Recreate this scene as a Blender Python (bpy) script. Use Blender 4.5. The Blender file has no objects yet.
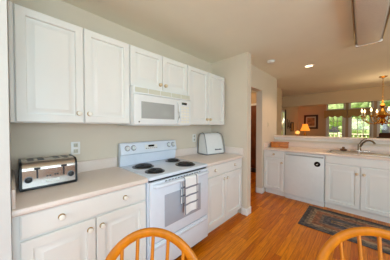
import bpy, bmesh, math, random
from mathutils import Vector, Matrix
random.seed(7)
PI = math.pi
scene = bpy.context.scene
col = scene.collection

def lin(c):
    return tuple(((v/255)/12.92 if v/255 <= .04045 else ((v/255+.055)/1.055)**2.4) for v in c)

# ------------------------------------------------------------------ camera
cam_d = bpy.data.cameras.new('camera'); cam = bpy.data.objects.new('camera', cam_d); col.objects.link(cam)
cam_d.sensor_width = 36; cam_d.lens = 174.13/390*36; cam_d.clip_start = .02; cam_d.clip_end = 300
cam.location = (1.922, 0, 1.344)
cam.rotation_mode = 'XYZ'
cam.rotation_euler = (math.radians(90-1.082), math.radians(0), math.radians(43.695))
scene.camera = cam

# ------------------------------------------------------------------ world, sun, daylight, exposure
scene.view_settings.view_transform = 'Standard'
scene.view_settings.look = 'None'
scene.view_settings.exposure = 0.0
scene.view_settings.gamma = 1
scene.view_settings.use_curve_mapping = False
world = bpy.data.worlds.new('sky'); scene.world = world; world.use_nodes = True
wn = world.node_tree; wn.nodes.clear()
sky = wn.nodes.new('ShaderNodeTexSky'); sky.sky_type = 'NISHITA'; sky.sun_disc = False
sky.sun_elevation = math.radians(50); sky.sun_rotation = math.radians(200); sky.air_density = 1.0; sky.dust_density = 2.5
bg = wn.nodes.new('ShaderNodeBackground'); bg.inputs['Strength'].default_value = .16
wo = wn.nodes.new('ShaderNodeOutputWorld')
wn.links.new(sky.outputs[0], bg.inputs[0]); wn.links.new(bg.outputs[0], wo.inputs[0])

def light(name, kind, loc, energy, color, rot=(0, 0, 0), **kw):
    d = bpy.data.lights.new(name, kind); d.energy = energy; d.color = color
    for k, v in kw.items(): setattr(d, k, v)
    o = bpy.data.objects.new(name, d); col.objects.link(o); o.location = loc; o.rotation_euler = rot
    return o
light('sun', 'SUN', (0, 20, 20), 9, (1, .95, .85), (math.radians(42), math.radians(-18), 0), angle=math.radians(1))
# daylight coming in at the breakfast-nook windows behind and beside the camera, and at the dining-room side window
light('daylight_side', 'AREA', (4.22, -.2, 1.42), 92, (.64, .855, 1.0), (0, math.radians(90), 0), shape='RECTANGLE', size=1.35, size_y=2.3)
light('daylight_rear', 'AREA', (2.3, -2.32, 1.42), 37, (.72, .89, 1.0), (math.radians(90), 0, 0), shape='RECTANGLE', size=2.5, size_y=1.35)
light('daylight_dining', 'AREA', (4.22, 5.2, 1.4), 8, (1, .93, .82), (0, math.radians(90), 0), shape='RECTANGLE', size=1.3, size_y=1.5)
light('daylight_far', 'AREA', (4.5, 9.0, 1.5), 14, (1, .9, .76), (0, math.radians(90), 0), shape='RECTANGLE', size=1.6, size_y=1.8)

# ------------------------------------------------------------------ mesh builder
class MB:
    def __init__(s): s.bm = bmesh.new()
    def _add(s, verts, faces):
        vs = [s.bm.verts.new(v) for v in verts]
        out = []
        for f in faces:
            try: out.append(s.bm.faces.new([vs[i] for i in f]))
            except ValueError: pass
        return vs, out
    def box(s, x0, x1, y0, y1, z0, z1, bev=0, seg=2):
        v = [(x, y, z) for x in (x0, x1) for y in (y0, y1) for z in (z0, z1)]
        f = [(0, 1, 3, 2), (4, 6, 7, 5), (0, 4, 5, 1), (2, 3, 7, 6), (0, 2, 6, 4), (1, 5, 7, 3)]
        vs, fs = s._add(v, f)
        if bev:
            es = list({e for q in fs for e in q.edges})
            bmesh.ops.bevel(s.bm, geom=es, offset=bev, segments=seg, profile=.5, affect='EDGES')
        return s
    def prism(s, poly, axis, a, b, bev=0):
        ax = 'xyz'.index(axis)
        def P(p, t):
            q = list(p); q.insert(ax, t); return tuple(q)
        n = len(poly); v = [P(p, a) for p in poly]+[P(p, b) for p in poly]
        f = [tuple(range(n))[::-1], tuple(range(n, 2*n))]+[(i, (i+1) % n, n+(i+1) % n, n+i) for i in range(n)]
        vs, fs = s._add(v, f)
        if bev:
            es = list({e for q in fs for e in q.edges})
            bmesh.ops.bevel(s.bm, geom=es, offset=bev, segments=2, profile=.5, affect='EDGES')
        return s
    def tube(s, path, r, seg=10, closed=False, ry=None, up=(0, 0, 1), caps=True):
        path = [Vector(p) for p in path]; n = len(path); up = Vector(up)
        rs = r if isinstance(r, (list, tuple)) else [r]*n
        rings = []
        for i, p in enumerate(path):
            if closed: t = path[(i+1) % n]-path[i-1]
            else: t = path[min(i+1, n-1)]-path[max(i-1, 0)]
            t.normalize()
            a = t.cross(up)
            if a.length < .05: a = t.cross(Vector((1, 0, 0)))
            if a.length < .05: a = t.cross(Vector((0, 1, 0)))
            a.normalize(); b = a.cross(t).normalized()
            rr = rs[i]; r2 = rr*(ry/rs[0]) if ry else rr
            rings.append([s.bm.verts.new(p+a*rr*math.cos(k*2*PI/seg)+b*r2*math.sin(k*2*PI/seg)) for k in range(seg)])
        m = n if closed else n-1
        for i in range(m):
            A, B = rings[i], rings[(i+1) % n]
            for k in range(seg): s.bm.faces.new((A[k], A[(k+1) % seg], B[(k+1) % seg], B[k]))
        if not closed and caps:
            s.bm.faces.new(rings[0][::-1]); s.bm.faces.new(rings[-1])
        return s
    def cyl(s, p0, p1, r0, r1=None, seg=16): return s.tube([p0, p1], [r0, r1 if r1 is not None else r0], seg)
    def lathe(s, prof, c=(0, 0, 0), axis='z', seg=24):
        rings = []
        for r, h in prof:
            ring = []
            for k in range(seg):
                a = k*2*PI/seg; x, y = max(r, .0002)*math.cos(a), max(r, .0002)*math.sin(a)
                q = {'z': (x, y, h), 'x': (h, x, y), '-x': (-h, y, x), '-y': (x, -h, y), 'y': (y, h, x)}[axis]
                ring.append(s.bm.verts.new(Vector(q)+Vector(c)))
            rings.append(ring)
        for A, B in zip(rings, rings[1:]):
            for k in range(seg): s.bm.faces.new((A[k], A[(k+1) % seg], B[(k+1) % seg], B[k]))
        s.bm.faces.new(rings[0][::-1]); s.bm.faces.new(rings[-1])
        return s
    def panel(s, face, u0, u1, z0, z1, p, rings):
        """nested rectangles (inset, depth) on a vertical plane; face '+x' or '-y'"""
        L = []
        for ins, d in rings:
            q = [(u0+ins, z0+ins), (u1-ins, z0+ins), (u1-ins, z1-ins), (u0+ins, z1-ins)]
            if face == '+x': L.append([s.bm.verts.new((p+d, a, b)) for a, b in q])
            else: L.append([s.bm.verts.new((a, p-d, b)) for a, b in q])
        for A, B in zip(L, L[1:]):
            for k in range(4): s.bm.faces.new((A[k], A[(k+1) % 4], B[(k+1) % 4], B[k]))
        s.bm.faces.new(L[-1]); s.bm.faces.new(L[0][::-1])
        return s
    def grid(s, fn, nu, nv):
        V = [[s.bm.verts.new(fn(i/nu, j/nv)) for j in range(nv+1)] for i in range(nu+1)]
        for i in range(nu):
            for j in range(nv): s.bm.faces.new((V[i][j], V[i+1][j], V[i+1][j+1], V[i][j+1]))
        return s
    def xf(s, M): bmesh.ops.transform(s.bm, matrix=M, verts=s.bm.verts); return s

OFF = {}
def obj(name, mb, mat, parent=None, angle=35):
    bm = mb.bm
    off = OFF.get(parent.name, Vector((0, 0, 0))) if parent else Vector((0, 0, 0))
    bmesh.ops.recalc_face_normals(bm, faces=bm.faces)
    if parent: bmesh.ops.translate(bm, vec=-off, verts=bm.verts)
    me = bpy.data.meshes.new(name); bm.to_mesh(me); bm.free()
    me.polygons.foreach_set('use_smooth', [True]*len(me.polygons))
    me.set_sharp_from_angle(angle=math.radians(angle))
    o = bpy.data.objects.new(name, me); col.objects.link(o)
    me.materials.append(mat)
    if parent: o.parent = parent; OFF[o.name] = off
    return o
def tag(o, label=None, cat=None, group=None, kind=None):
    if label: o['label'] = label
    if cat: o['category'] = cat
    if group: o['group'] = group
    if kind: o['kind'] = kind
    return o
def thing(name, label, cat, loc=(0, 0, 0), group=None, kind=None):
    o = bpy.data.objects.new(name, None); col.objects.link(o); o.location = loc; o.empty_display_size = .1
    OFF[o.name] = Vector(loc)
    return tag(o, label, cat, group, kind)
def single(name, mb, mat, label, cat, group=None, kind=None):
    """a thing that is one mesh, origin moved to its base centre"""
    xs = [v.co.copy() for v in mb.bm.verts]
    c = Vector(((min(v.x for v in xs)+max(v.x for v in xs))/2, (min(v.y for v in xs)+max(v.y for v in xs))/2, min(v.z for v in xs)))
    bmesh.ops.translate(mb.bm, vec=-c, verts=mb.bm.verts)
    o = obj(name, mb, mat); o.location = c
    return tag(o, label, cat, group, kind)
def struct(name, mb, mat, parent=None):
    o = obj(name, mb, mat, parent)
    if not parent: o['kind'] = 'structure'
    return o
def copy_tree(o, parent=None):
    c = o.copy(); col.objects.link(c)
    if parent: c.parent = parent
    for ch in list(o.children): copy_tree(ch, c)
    return c

# ------------------------------------------------------------------ materials
def mat(name, c, rough=.5, metal=0, noise=0, scale=20, bump=0, bscale=200, coat=0, spec=None, stretch=None):
    m = bpy.data.materials.new(name); m.use_nodes = True; nt = m.node_tree
    b = nt.nodes['Principled BSDF']; c = lin(c)
    b.inputs['Base Color'].default_value = (*c, 1); b.inputs['Roughness'].default_value = rough; b.inputs['Metallic'].default_value = metal
    if coat: b.inputs['Coat Weight'].default_value = coat; b.inputs['Coat Roughness'].default_value = .15
    if spec is not None: b.inputs['Specular IOR Level'].default_value = spec
    tc = nt.nodes.new('ShaderNodeTexCoord'); src = tc.outputs['Object']
    if stretch:
        mp = nt.nodes.new('ShaderNodeMapping'); mp.inputs['Scale'].default_value = stretch
        nt.links.new(src, mp.inputs[0]); src = mp.outputs[0]
    n = nt.nodes.new('ShaderNodeTexNoise'); n.inputs['Scale'].default_value = scale; n.inputs['Detail'].default_value = 5
    nt.links.new(src, n.inputs['Vector'])
    r = nt.nodes.new('ShaderNodeValToRGB'); k = max(noise, .015)
    r.color_ramp.elements[0].position = .3; r.color_ramp.elements[1].position = .7
    r.color_ramp.elements[0].color = (*[v*(1-k) for v in c], 1); r.color_ramp.elements[1].color = (*[min(1, v*(1+k)) for v in c], 1)
    nt.links.new(n.outputs['Fac'], r.inputs[0]); nt.links.new(r.outputs[0], b.inputs['Base Color'])
    if bump:
        n2 = nt.nodes.new('ShaderNodeTexNoise'); n2.inputs['Scale'].default_value = bscale
        nt.links.new(src, n2.inputs['Vector'])
        bp = nt.nodes.new('ShaderNodeBump'); bp.inputs['Strength'].default_value = bump; bp.inputs['Distance'].default_value = .002
        nt.links.new(n2.outputs['Fac'], bp.inputs['Height']); nt.links.new(bp.outputs[0], b.inputs['Normal'])
    return m
def emis(name, c, strength):
    m = mat(name, c, .5); b = m.node_tree.nodes['Principled BSDF']
    b.inputs['Emission Color'].default_value = (*lin(c), 1); b.inputs['Emission Strength'].default_value = strength
    return m

M = {}
M['wall'] = mat('beige_wall_paint', (219, 206, 188), .85, noise=.02, scale=3, bump=.05, bscale=150)
M['tan'] = mat('wall_paint_warm_tint', (206, 180, 146), .85, noise=.02, scale=3, bump=.05, bscale=150)  # tan tint puts the far rooms' warmer, dimmer light into the wall colour
M['endpaint'] = mat('off_white_wall_paint', (206, 206, 204), .6)
M['ceiling'] = mat('ceiling_paint', (238, 234, 218), .9, noise=.02, scale=3)
M['trim'] = mat('white_trim_paint', (236, 234, 230), .45)
M['cab'] = mat('white_cabinet_paint', (231, 230, 226), .42, noise=.012, scale=4)
M['counter'] = mat('speckled_beige_laminate', (229, 214, 204), .32, noise=.09, scale=260)
M['enamel'] = mat('white_enamel', (222, 230, 242), .22)
M['plastic'] = mat('white_appliance_plastic', (228, 230, 230), .35)
M['grille'] = mat('ivory_vent_grille', (206, 206, 190), .6)
M['ivory'] = mat('ivory_plastic', (196, 188, 166), .4)
M['glassgrey'] = mat('grey_oven_glass', (172, 178, 190), .16)
M['mwglass'] = mat('grey_microwave_window', (168, 170, 168), .12)
M['black'] = mat('black_plastic', (22, 22, 24), .35)
M['mattblack'] = mat('matt_black', (14, 14, 15), .7, spec=.2)
M['coil'] = mat('burner_coil_black', (38, 36, 38), .5)
M['drip'] = mat('drip_pan_dark', (60, 58, 60), .3, .6)
M['steel'] = mat('brushed_stainless', (184, 177, 170), .17, 1, noise=.02, scale=60, stretch=(1, .03, 1))
M['sinksteel'] = mat('sink_stainless', (222, 220, 218), .3, 1, noise=.05, scale=40)
M['bowlsteel'] = mat('bowl_stainless', (206, 202, 196), .16, 1)
M['chrome'] = mat('bright_chrome', (232, 230, 228), .12, 1)
M['scrub'] = mat('brown_bristle', (112, 78, 50), .8, noise=.3, scale=120)
M['nickel'] = mat('brushed_nickel', (150, 138, 122), .28, 1)
M['brass'] = mat('polished_brass', (200, 150, 70), .25, 1)
M['knobwhite'] = mat('porcelain_knob', (240, 236, 226), .2)
M['knobbrass'] = mat('knob_backing_brass', (190, 160, 110), .35, 1)
M['chair'] = mat('honey_oak', (190, 112, 14), .42, noise=.16, scale=14, spec=.35, stretch=(3, 3, .6))
M['darkwood'] = mat('dark_stained_oak', (118, 62, 26), .45, noise=.3, scale=8, stretch=(4, 4, .5))
M['boxwood'] = mat('amber_wood', (186, 112, 44), .45, noise=.35, scale=18, stretch=(.5, 3, 4))
M['greywire'] = mat('grey_metal_wire', (128, 130, 136), .4, .6)
M['towel_dark'] = mat('dark_grey', (70, 70, 76), .8)
M['gold'] = mat('olive_gold_fabric', (186, 150, 96), .9, noise=.15, scale=40)
M['frame'] = mat('dark_picture_frame', (58, 34, 20), .45)
M['sofa'] = mat('brown_upholstery', (84, 52, 32), .8, noise=.2, scale=30)
M['acrylic'] = mat('prismatic_acrylic', (208, 198, 186), .3, noise=.05, scale=80)
M['grass'] = mat('lawn_grass', (150, 176, 84), .95, noise=.3, scale=1.2)
M['leaf'] = mat('tree_leaves', (156, 172, 120), .9, noise=.5, scale=3)
M['bark'] = mat('tree_bark', (92, 74, 58), .9, noise=.3, scale=6)
M['deck'] = mat('deck_wood', (170, 150, 124), .8, noise=.15, scale=5)
M['rail'] = mat('deck_railing_paint', (226, 214, 180), .6)
M['mirrorpic'] = mat('small_picture_art', (178, 128, 66), .5, noise=.4, scale=14)
M['candle'] = mat('ivory_candle_sleeve', (236, 226, 200), .5)
M['lampglow'] = emis('lit_lamp_shade', (255, 156, 52), 1.1)
M['bulb'] = emis('lit_flame_bulb', (255, 210, 150), 6)
M['down'] = emis('lit_downlight', (255, 226, 180), 4)
M['glow2'] = emis('lit_small_lamp', (255, 190, 100), 1.3)
M['display'] = mat('dark_display', (26, 28, 24), .15)
M['olive'] = mat('green_clock_digits', (70, 84, 50), .3)
M['letter'] = mat('dark_lettering', (72, 72, 84), .6)

g = bpy.data.materials.new('window_glass'); g.use_nodes = True; nt = g.node_tree; nt.nodes.clear()
o_ = nt.nodes.new('ShaderNodeOutputMaterial'); mx = nt.nodes.new('ShaderNodeMixShader'); tr = nt.nodes.new('ShaderNodeBsdfTransparent'); gl = nt.nodes.new('ShaderNodeBsdfGlossy')
gl.inputs['Roughness'].default_value = .02; mx.inputs[0].default_value = .06
nt.links.new(tr.outputs[0], mx.inputs[1]); nt.links.new(gl.outputs[0], mx.inputs[2]); nt.links.new(mx.outputs[0], o_.inputs[0]); M['glass'] = g

def N(nt, t, **kw):
    n = nt.nodes.new(t)
    for k, v in kw.items(): setattr(n, k, v)
    return n
def floor_mat():
    m = bpy.data.materials.new('oak_strip_floor'); m.use_nodes = True; nt = m.node_tree; b = nt.nodes['Principled BSDF']
    tc = N(nt, 'ShaderNodeTexCoord'); mp = N(nt, 'ShaderNodeMapping'); mp.inputs['Rotation'].default_value = (0, 0, PI/2)
    nt.links.new(tc.outputs['Object'], mp.inputs[0])
    br = N(nt, 'ShaderNodeTexBrick'); br.offset = .37; br.offset_frequency = 3
    br.inputs['Scale'].default_value = 1; br.inputs['Brick Width'].default_value = .95; br.inputs['Row Height'].default_value = .064
    br.inputs['Mortar Size'].default_value = .0009; br.inputs['Bias'].default_value = 0
    br.inputs['Color1'].default_value = (*lin((232, 142, 4)), 1); br.inputs['Color2'].default_value = (*lin((192, 98, 1)), 1); br.inputs['Mortar'].default_value = (*lin((120, 62, 20)), 1)
    nt.links.new(mp.outputs[0], br.inputs['Vector'])
    m2 = N(nt, 'ShaderNodeMapping'); m2.inputs['Scale'].default_value = (26, 1.6, 1); nt.links.new(tc.outputs['Object'], m2.inputs[0])
    no = N(nt, 'ShaderNodeTexNoise'); no.inputs['Scale'].default_value = 2.2; no.inputs['Detail'].default_value = 6; no.inputs['Distortion'].default_value = 1.2
    nt.links.new(m2.outputs[0], no.inputs['Vector'])
    rp = N(nt, 'ShaderNodeValToRGB'); rp.color_ramp.elements[0].position = .32; rp.color_ramp.elements[0].color = (.62, .5, .38, 1); rp.color_ramp.elements[1].position = .62; rp.color_ramp.elements[1].color = (1.08, 1.06, 1.0, 1)
    nt.links.new(no.outputs['Fac'], rp.inputs[0])
    mu = N(nt, 'ShaderNodeMixRGB', blend_type='MULTIPLY'); mu.inputs[0].default_value = .8
    nt.links.new(br.outputs['Color'], mu.inputs[1]); nt.links.new(rp.outputs[0], mu.inputs[2]); nt.links.new(mu.outputs[0], b.inputs['Base Color'])
    b.inputs['Roughness'].default_value = .3; b.inputs['Specular IOR Level'].default_value = .3
    return m
M['floor'] = floor_mat()

RUG = (2.16, 3.085, .86, .375)      # centre x, y, half length, half width
def rug_mat():
    m = bpy.data.materials.new('braided_rug_bands'); m.use_nodes = True; nt = m.node_tree; b = nt.nodes['Principled BSDF']; b.inputs['Roughness'].default_value = .95
    L = nt.links.new
    tc = N(nt, 'ShaderNodeTexCoord'); se = N(nt, 'ShaderNodeSeparateXYZ'); L(tc.outputs['Object'], se.inputs[0])
    def ma(op, a, bb=None):
        n = N(nt, 'ShaderNodeMath', operation=op)
        for i, q in enumerate((a, bb)):
            if q is None: continue
            if isinstance(q, (int, float)): n.inputs[i].default_value = q
            else: L(q, n.inputs[i])
        return n.outputs[0]
    dx = ma('SUBTRACT', RUG[2], ma('ABSOLUTE', se.outputs[0])); dy = ma('SUBTRACT', RUG[3], ma('ABSOLUTE', se.outputs[1]))
    d = ma('DIVIDE', ma('MINIMUM', dx, dy), RUG[3])
    rp = N(nt, 'ShaderNodeValToRGB'); rp.color_ramp.interpolation = 'CONSTANT'
    st = [(0, (82, 80, 82)), (.15, (118, 108, 98)), (.25, (146, 128, 106)), (.36, (146, 102, 78)), (.48, (150, 108, 86)), (.57, (116, 104, 96)), (.66, (82, 82, 90)), (.78, (98, 96, 102)), (.88, (156, 128, 90)), (.94, (104, 96, 96))]
    e = rp.color_ramp.elements
    e[0].position = 0; e[0].color = (*lin(st[0][1]), 1); e[1].position = st[1][0]; e[1].color = (*lin(st[1][1]), 1)
    for p, c in st[2:]:
        q = e.new(p); q.color = (*lin(c), 1)
    L(d, rp.inputs[0])
    vo = N(nt, 'ShaderNodeTexVoronoi'); vo.inputs['Scale'].default_value = 32; L(tc.outputs['Object'], vo.inputs['Vector'])
    sp = N(nt, 'ShaderNodeSeparateColor'); L(vo.outputs['Color'], sp.inputs[0])
    r2 = N(nt, 'ShaderNodeValToRGB'); r2.color_ramp.elements[0].color = (.35, .36, .42, 1); r2.color_ramp.elements[1].color = (1.5, 1.35, 1.2, 1); L(sp.outputs[0], r2.inputs[0])
    mu = N(nt, 'ShaderNodeMixRGB', blend_type='MULTIPLY'); mu.inputs[0].default_value = .8; L(rp.outputs[0], mu.inputs[1]); L(r2.outputs[0], mu.inputs[2]); L(mu.outputs[0], b.inputs['Base Color'])
    bp = N(nt, 'ShaderNodeBump'); bp.inputs['Strength'].default_value = .6; bp.inputs['Distance'].default_value = .004; L(vo.outputs['Distance'], bp.inputs['Height']); L(bp.outputs[0], b.inputs['Normal'])
    return m
M['rug'] = rug_mat()

def towel_mat(y0, zrep):
    m = bpy.data.materials.new('white_towel_grey_check'); m.use_nodes = True; nt = m.node_tree; b = nt.nodes['Principled BSDF']; b.inputs['Roughness'].default_value = .95
    L = nt.links.new; tc = N(nt, 'ShaderNodeTexCoord'); se = N(nt, 'ShaderNodeSeparateXYZ'); L(tc.outputs['Object'], se.inputs[0])
    def M_(op, a, b_):
        n = N(nt, 'ShaderNodeMath', operation=op)
        for k, q in enumerate((a, b_)):
            if isinstance(q, (int, float)): n.inputs[k].default_value = q
            elif q is not None: L(q, n.inputs[k])
        return n.outputs[0]
    def stripe(v, c, w): return M_('LESS_THAN', M_('ABSOLUTE', M_('SUBTRACT', v, c), None), w)
    s1 = stripe(M_('ABSOLUTE', se.outputs[1], None), .082, .007)
    s2 = M_('MAXIMUM', M_('MAXIMUM', stripe(se.outputs[2], .092, .008), stripe(se.outputs[2], .172, .008)), stripe(se.outputs[2], .250, .008))
    mxn = N(nt, 'ShaderNodeMath', operation='MAXIMUM'); L(s1, mxn.inputs[0]); L(s2, mxn.inputs[1])
    mc = N(nt, 'ShaderNodeMixRGB'); mc.inputs[1].default_value = (*lin((240, 240, 240)), 1); mc.inputs[2].default_value = (*lin((128, 130, 142)), 1)
    L(mxn.outputs[0], mc.inputs[0]); L(mc.outputs[0], b.inputs['Base Color'])
    no = N(nt, 'ShaderNodeTexNoise'); no.inputs['Scale'].default_value = 300; bp = N(nt, 'ShaderNodeBump'); bp.inputs['Strength'].default_value = .3; bp.inputs['Distance'].default_value = .002
    L(tc.outputs['Object'], no.inputs['Vector']); L(no.outputs['Fac'], bp.inputs['Height']); L(bp.outputs[0], b.inputs['Normal'])
    return m

# ------------------------------------------------------------------ SETTING
H = 2.453; HF = 2.75
def wall(name, *boxes, m='wall'):
    b = MB()
    for q in boxes: b.box(*q)
    return struct(name, b, M[m])
wall('floor', (-2.0, 4.5, -2.6, 10.42, -.12, 0), m='floor')
wall('ceiling', (-2.0, 4.5, -2.6, 7.12, H, H+.1), m='ceiling')
wall('ceiling_living', (-2.0, 4.9, 7.12, 10.42, HF, HF+.1), m='ceiling')
wall('wall_left', (-.12, 0, -2.5, 2.427, 0, H))
wall('wall_left_end', (0, .7, -.16, -.012, 0, H), m='endpaint')
wall('wall_stub', (-1.9, .684, 2.427, 2.55, 0, H))
# wall with the hall doorway (doorway y 2.60 .. 3.43)
wall('wall_hall', (.37, .49, 2.55, 2.62, 0, H), (.37, .49, 2.62, 3.435, 2.058, H), (.37, .49, 3.435, 4.26, 0, H))
wall('wall_hall_side', (.1, .2, 4.26, 5.45, 0, H), (.1, .37, 4.16, 4.26, 0, H), m='tan')
wall('wall_hall_end', (-1.9, .2, 5.45, 5.55, 0, H), m='tan')
wall('wall_hall_left', (-1.9, -1.8, 2.55, 5.45, 0, H))
wall('wall_dining_left', (-.72, -.6, 5.55, 7.0, 0, H), m='tan')
wall('wall_header', (-.72, -.35, 7.0, 7.12, 0, HF), (-.35, 4.0, 7.0, 7.12, 2.07, HF), (4.0, 4.42, 7.0, 7.12, 0, HF), m='tan')
wall('wall_half', (.49, 3.3, 4.14, 4.26, 0, 1.112))
struct('trim_ledge', MB().box(.455, 3.34, 4.085, 4.31, 1.112, 1.15, .006), M['counter'])
struct('trim_ledge_mould', MB().prism([(4.14, 1.112), (4.108, 1.112), (4.14, 1.062)], 'x', .49, 3.3), M['trim'])
# right side wall with three window openings, rear wall with one
RW = 4.3
wall('wall_right', (RW, RW+.12, -2.5, -1.4, 0, H), (RW, RW+.12, -1.4, 1.0, 0, .72), (RW, RW+.12, -1.4, 1.0, 2.12, H), (RW, RW+.12, 1.0, 4.4, 0, H),
     (RW, RW+.12, 4.4, 6.0, 0, .7), (RW, RW+.12, 4.4, 6.0, 2.1, H), (RW, RW+.12, 6.0, 7.0, 0, H))
wall('wall_rear', (0, 1.0, -2.5, -2.38, 0, H), (1.0, 3.6, -2.5, -2.38, 0, .72), (1.0, 3.6, -2.5, -2.38, 2.12, H), (3.6, RW, -2.5, -2.38, 0, H))
wall('wall_living_left', (-.60, -.47, 7.12, 7.36, 0, HF), (-.60, -.47, 7.36, 8.16, 0, .5), (-.60, -.47, 7.36, 8.16, 2.02, HF), (-.60, -.47, 8.16, 10.3, 0, HF), m='tan')
wall('wall_living_right', (4.62, 4.74, 7.12, 10.3, 0, HF), m='tan')
YB = 10.3
DW = [(.78, 1.34), (1.58, 2.2)]
cuts = [.74, 1.36, 1.54, 2.24, 2.42, 3.3]
bx = [(-.62, .74, YB, YB+.12, 0, HF), (1.36, 1.54, YB, YB+.12, 0, HF), (2.24, 2.42, YB, YB+.12, 0, HF), (3.3, 4.74, YB, YB+.12, 0, HF)]
for a, b_ in ((.74, 1.36), (1.54, 2.24), (2.42, 3.3)): bx += [(a, b_, YB, YB+.12, 2.05, 2.13), (a, b_, YB, YB+.12, 2.43, HF)]
bx += [(2.42, 3.3, YB, YB+.12, 0, .5)]
wall('wall_living_back', *bx, m='tan')

def bb(name, *boxes):
    b = MB()
    for q in boxes: b.box(*q, .004)
    return struct(name, b, M['trim'])
bb('baseboard_stub', (.60, .699, 2.412, 2.427, 0, .105), (.684, .699, 2.427, 2.55, 0, .105))
bb('baseboard_hall', (.49, .503, 3.45, 3.535, 0, .105), (.372, .503, 3.422, 3.435, 0, .105))
bb('baseboard_hall_end', (-1.8, -.86, 5.436, 5.45, 0, .11))
bb('baseboard_left_end', (.7, .714, -.175, -.012, 0, .11))

def window(name, axis, p, u0, u1, z0, z1, nx, nz, fw=.05, mw=.022):
    """window set in an opening: frame + muntins + panes; axis 'x' => plane x=p, 'y' => plane y=p"""
    root = thing(name, None, None, ((p, (u0+u1)/2, z0) if axis == 'x' else ((u0+u1)/2, p, z0)), kind='structure')
    def B(mb, a, b, c, d, t0, t1):
        if axis == 'x': mb.box(p+t0, p+t1, a, b, c, d)
        else: mb.box(a, b, p+t0, p+t1, c, d)
    f = MB(); B(f, u0, u0+fw, z0, z1, -.03, .03); B(f, u1-fw, u1, z0, z1, -.03, .03); B(f, u0+fw, u1-fw, z0, z0+fw, -.03, .03); B(f, u0+fw, u1-fw, z1-fw, z1, -.03, .03)
    obj('window_frame', f, M['trim'], root)
    if nx > 1 or nz > 1:
        mm = MB()
        for i in range(1, nx):
            c = u0+fw+(u1-u0-2*fw)*i/nx; B(mm, c-mw/2, c+mw/2, z0+fw, z1-fw, -.012, .012)
        for j in range(1, nz):
            c = z0+fw+(z1-z0-2*fw)*j/nz; B(mm, u0+fw, u1-fw, c-mw/2, c+mw/2, -.011, .011)
        obj('muntins', mm, M['trim'], root)
    q = MB(); B(q, u0+fw, u1-fw, z0+fw, z1-fw, -.003, .003); obj('window_pane', q, M['glass'], root)
    return root
window('window_1', 'x', RW+.06, -1.4, 1.0, .72, 2.12, 4, 3)
window('window_2', 'y', -2.44, 1.0, 3.6, .72, 2.12, 4, 3)
window('window_3', 'x', RW+.06, 4.4, 6.0, .7, 2.1, 4, 3)
window('window_4', 'x', -.505, 7.36, 8.16, .5, 2.02, 1, 4, .06)
for i, (a, b_) in enumerate(((.74, 1.36), (1.54, 2.24), (2.42, 3.3))):
    window('window_%d' % (5+i), 'y', YB+.06, a, b_, 2.13, 2.43, 1, 1, .035)
window('window_8', 'y', YB+.06, 2.42, 3.3, .5, 2.05, 3, 3, .06)
for i, (a, b_) in enumerate(((.74, 1.36), (1.54, 2.24))):
    r = window('door_%d' % (1+i), 'y', YB+.06, a, b_, .0, 2.05, 3, 5, .075)
    h = MB().cyl((b_-.04, YB+.03, 1.0), (b_-.04, YB-.02, 1.0), .011).tube([(b_-.04, YB-.02, 1.0), (b_-.15, YB-.022, 1.0)], .01); obj('door_handle', h, M['brass'], r)
t = MB()
for a in (.70, 1.36, 1.50, 2.24, 2.38, 3.3): t.box(a, a+.04, YB-.018, YB, 0 if a < 2.3 else .46, 2.47)
t.box(.70, 1.40, YB-.02, YB, 2.43, 2.5); t.box(1.50, 2.28, YB-.02, YB, 2.43, 2.5); t.box(2.38, 3.34, YB-.02, YB, 2.43, 2.5)
struct('trim_windows', t, M['trim'])
# hall door at the end of the hall
r = thing('door_3', None, None, (-.36, 5.45, 0), kind='structure')
b = MB().panel('-y', -.78, .04, .01, 2.03, 5.45, [(0, 0), (0, .03)])
obj('door_leaf', b, M['darkwood'], r)
for (a, c, e, f) in ((-.68, -.42, .25, .95), (-.32, -.06, .25, .95), (-.68, -.42, 1.05, 1.6), (-.32, -.06, 1.05, 1.6), (-.68, -.42, 1.68, 1.92), (-.32, -.06, 1.68, 1.92)):
    obj('door_panel', MB().panel('-y', a, c, e, f, 5.42, [(0, 0), (.015, .006), (.03, .004), (.05, .012)]), M['darkwood'], r)
obj('door_casing', MB().box(-.85, -.78, 5.43, 5.45, 0, 2.1).box(-.85, .1, 5.43, 5.45, 2.03, 2.1), M['trim'], r)
obj('door_knob', MB().lathe([(.024, 0), (.01, .01), (.01, .03), (.026, .04), (.026, .06), (.01, .07)], (-.72, 5.42, .98), '-y'), M['brass'], r)
single('door_mat', MB().box(-.72, -.02, 4.88, 5.36, 0, .018, .004), M['black'], 'dark floor mat lying before the brown hall door', 'mat')

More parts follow.
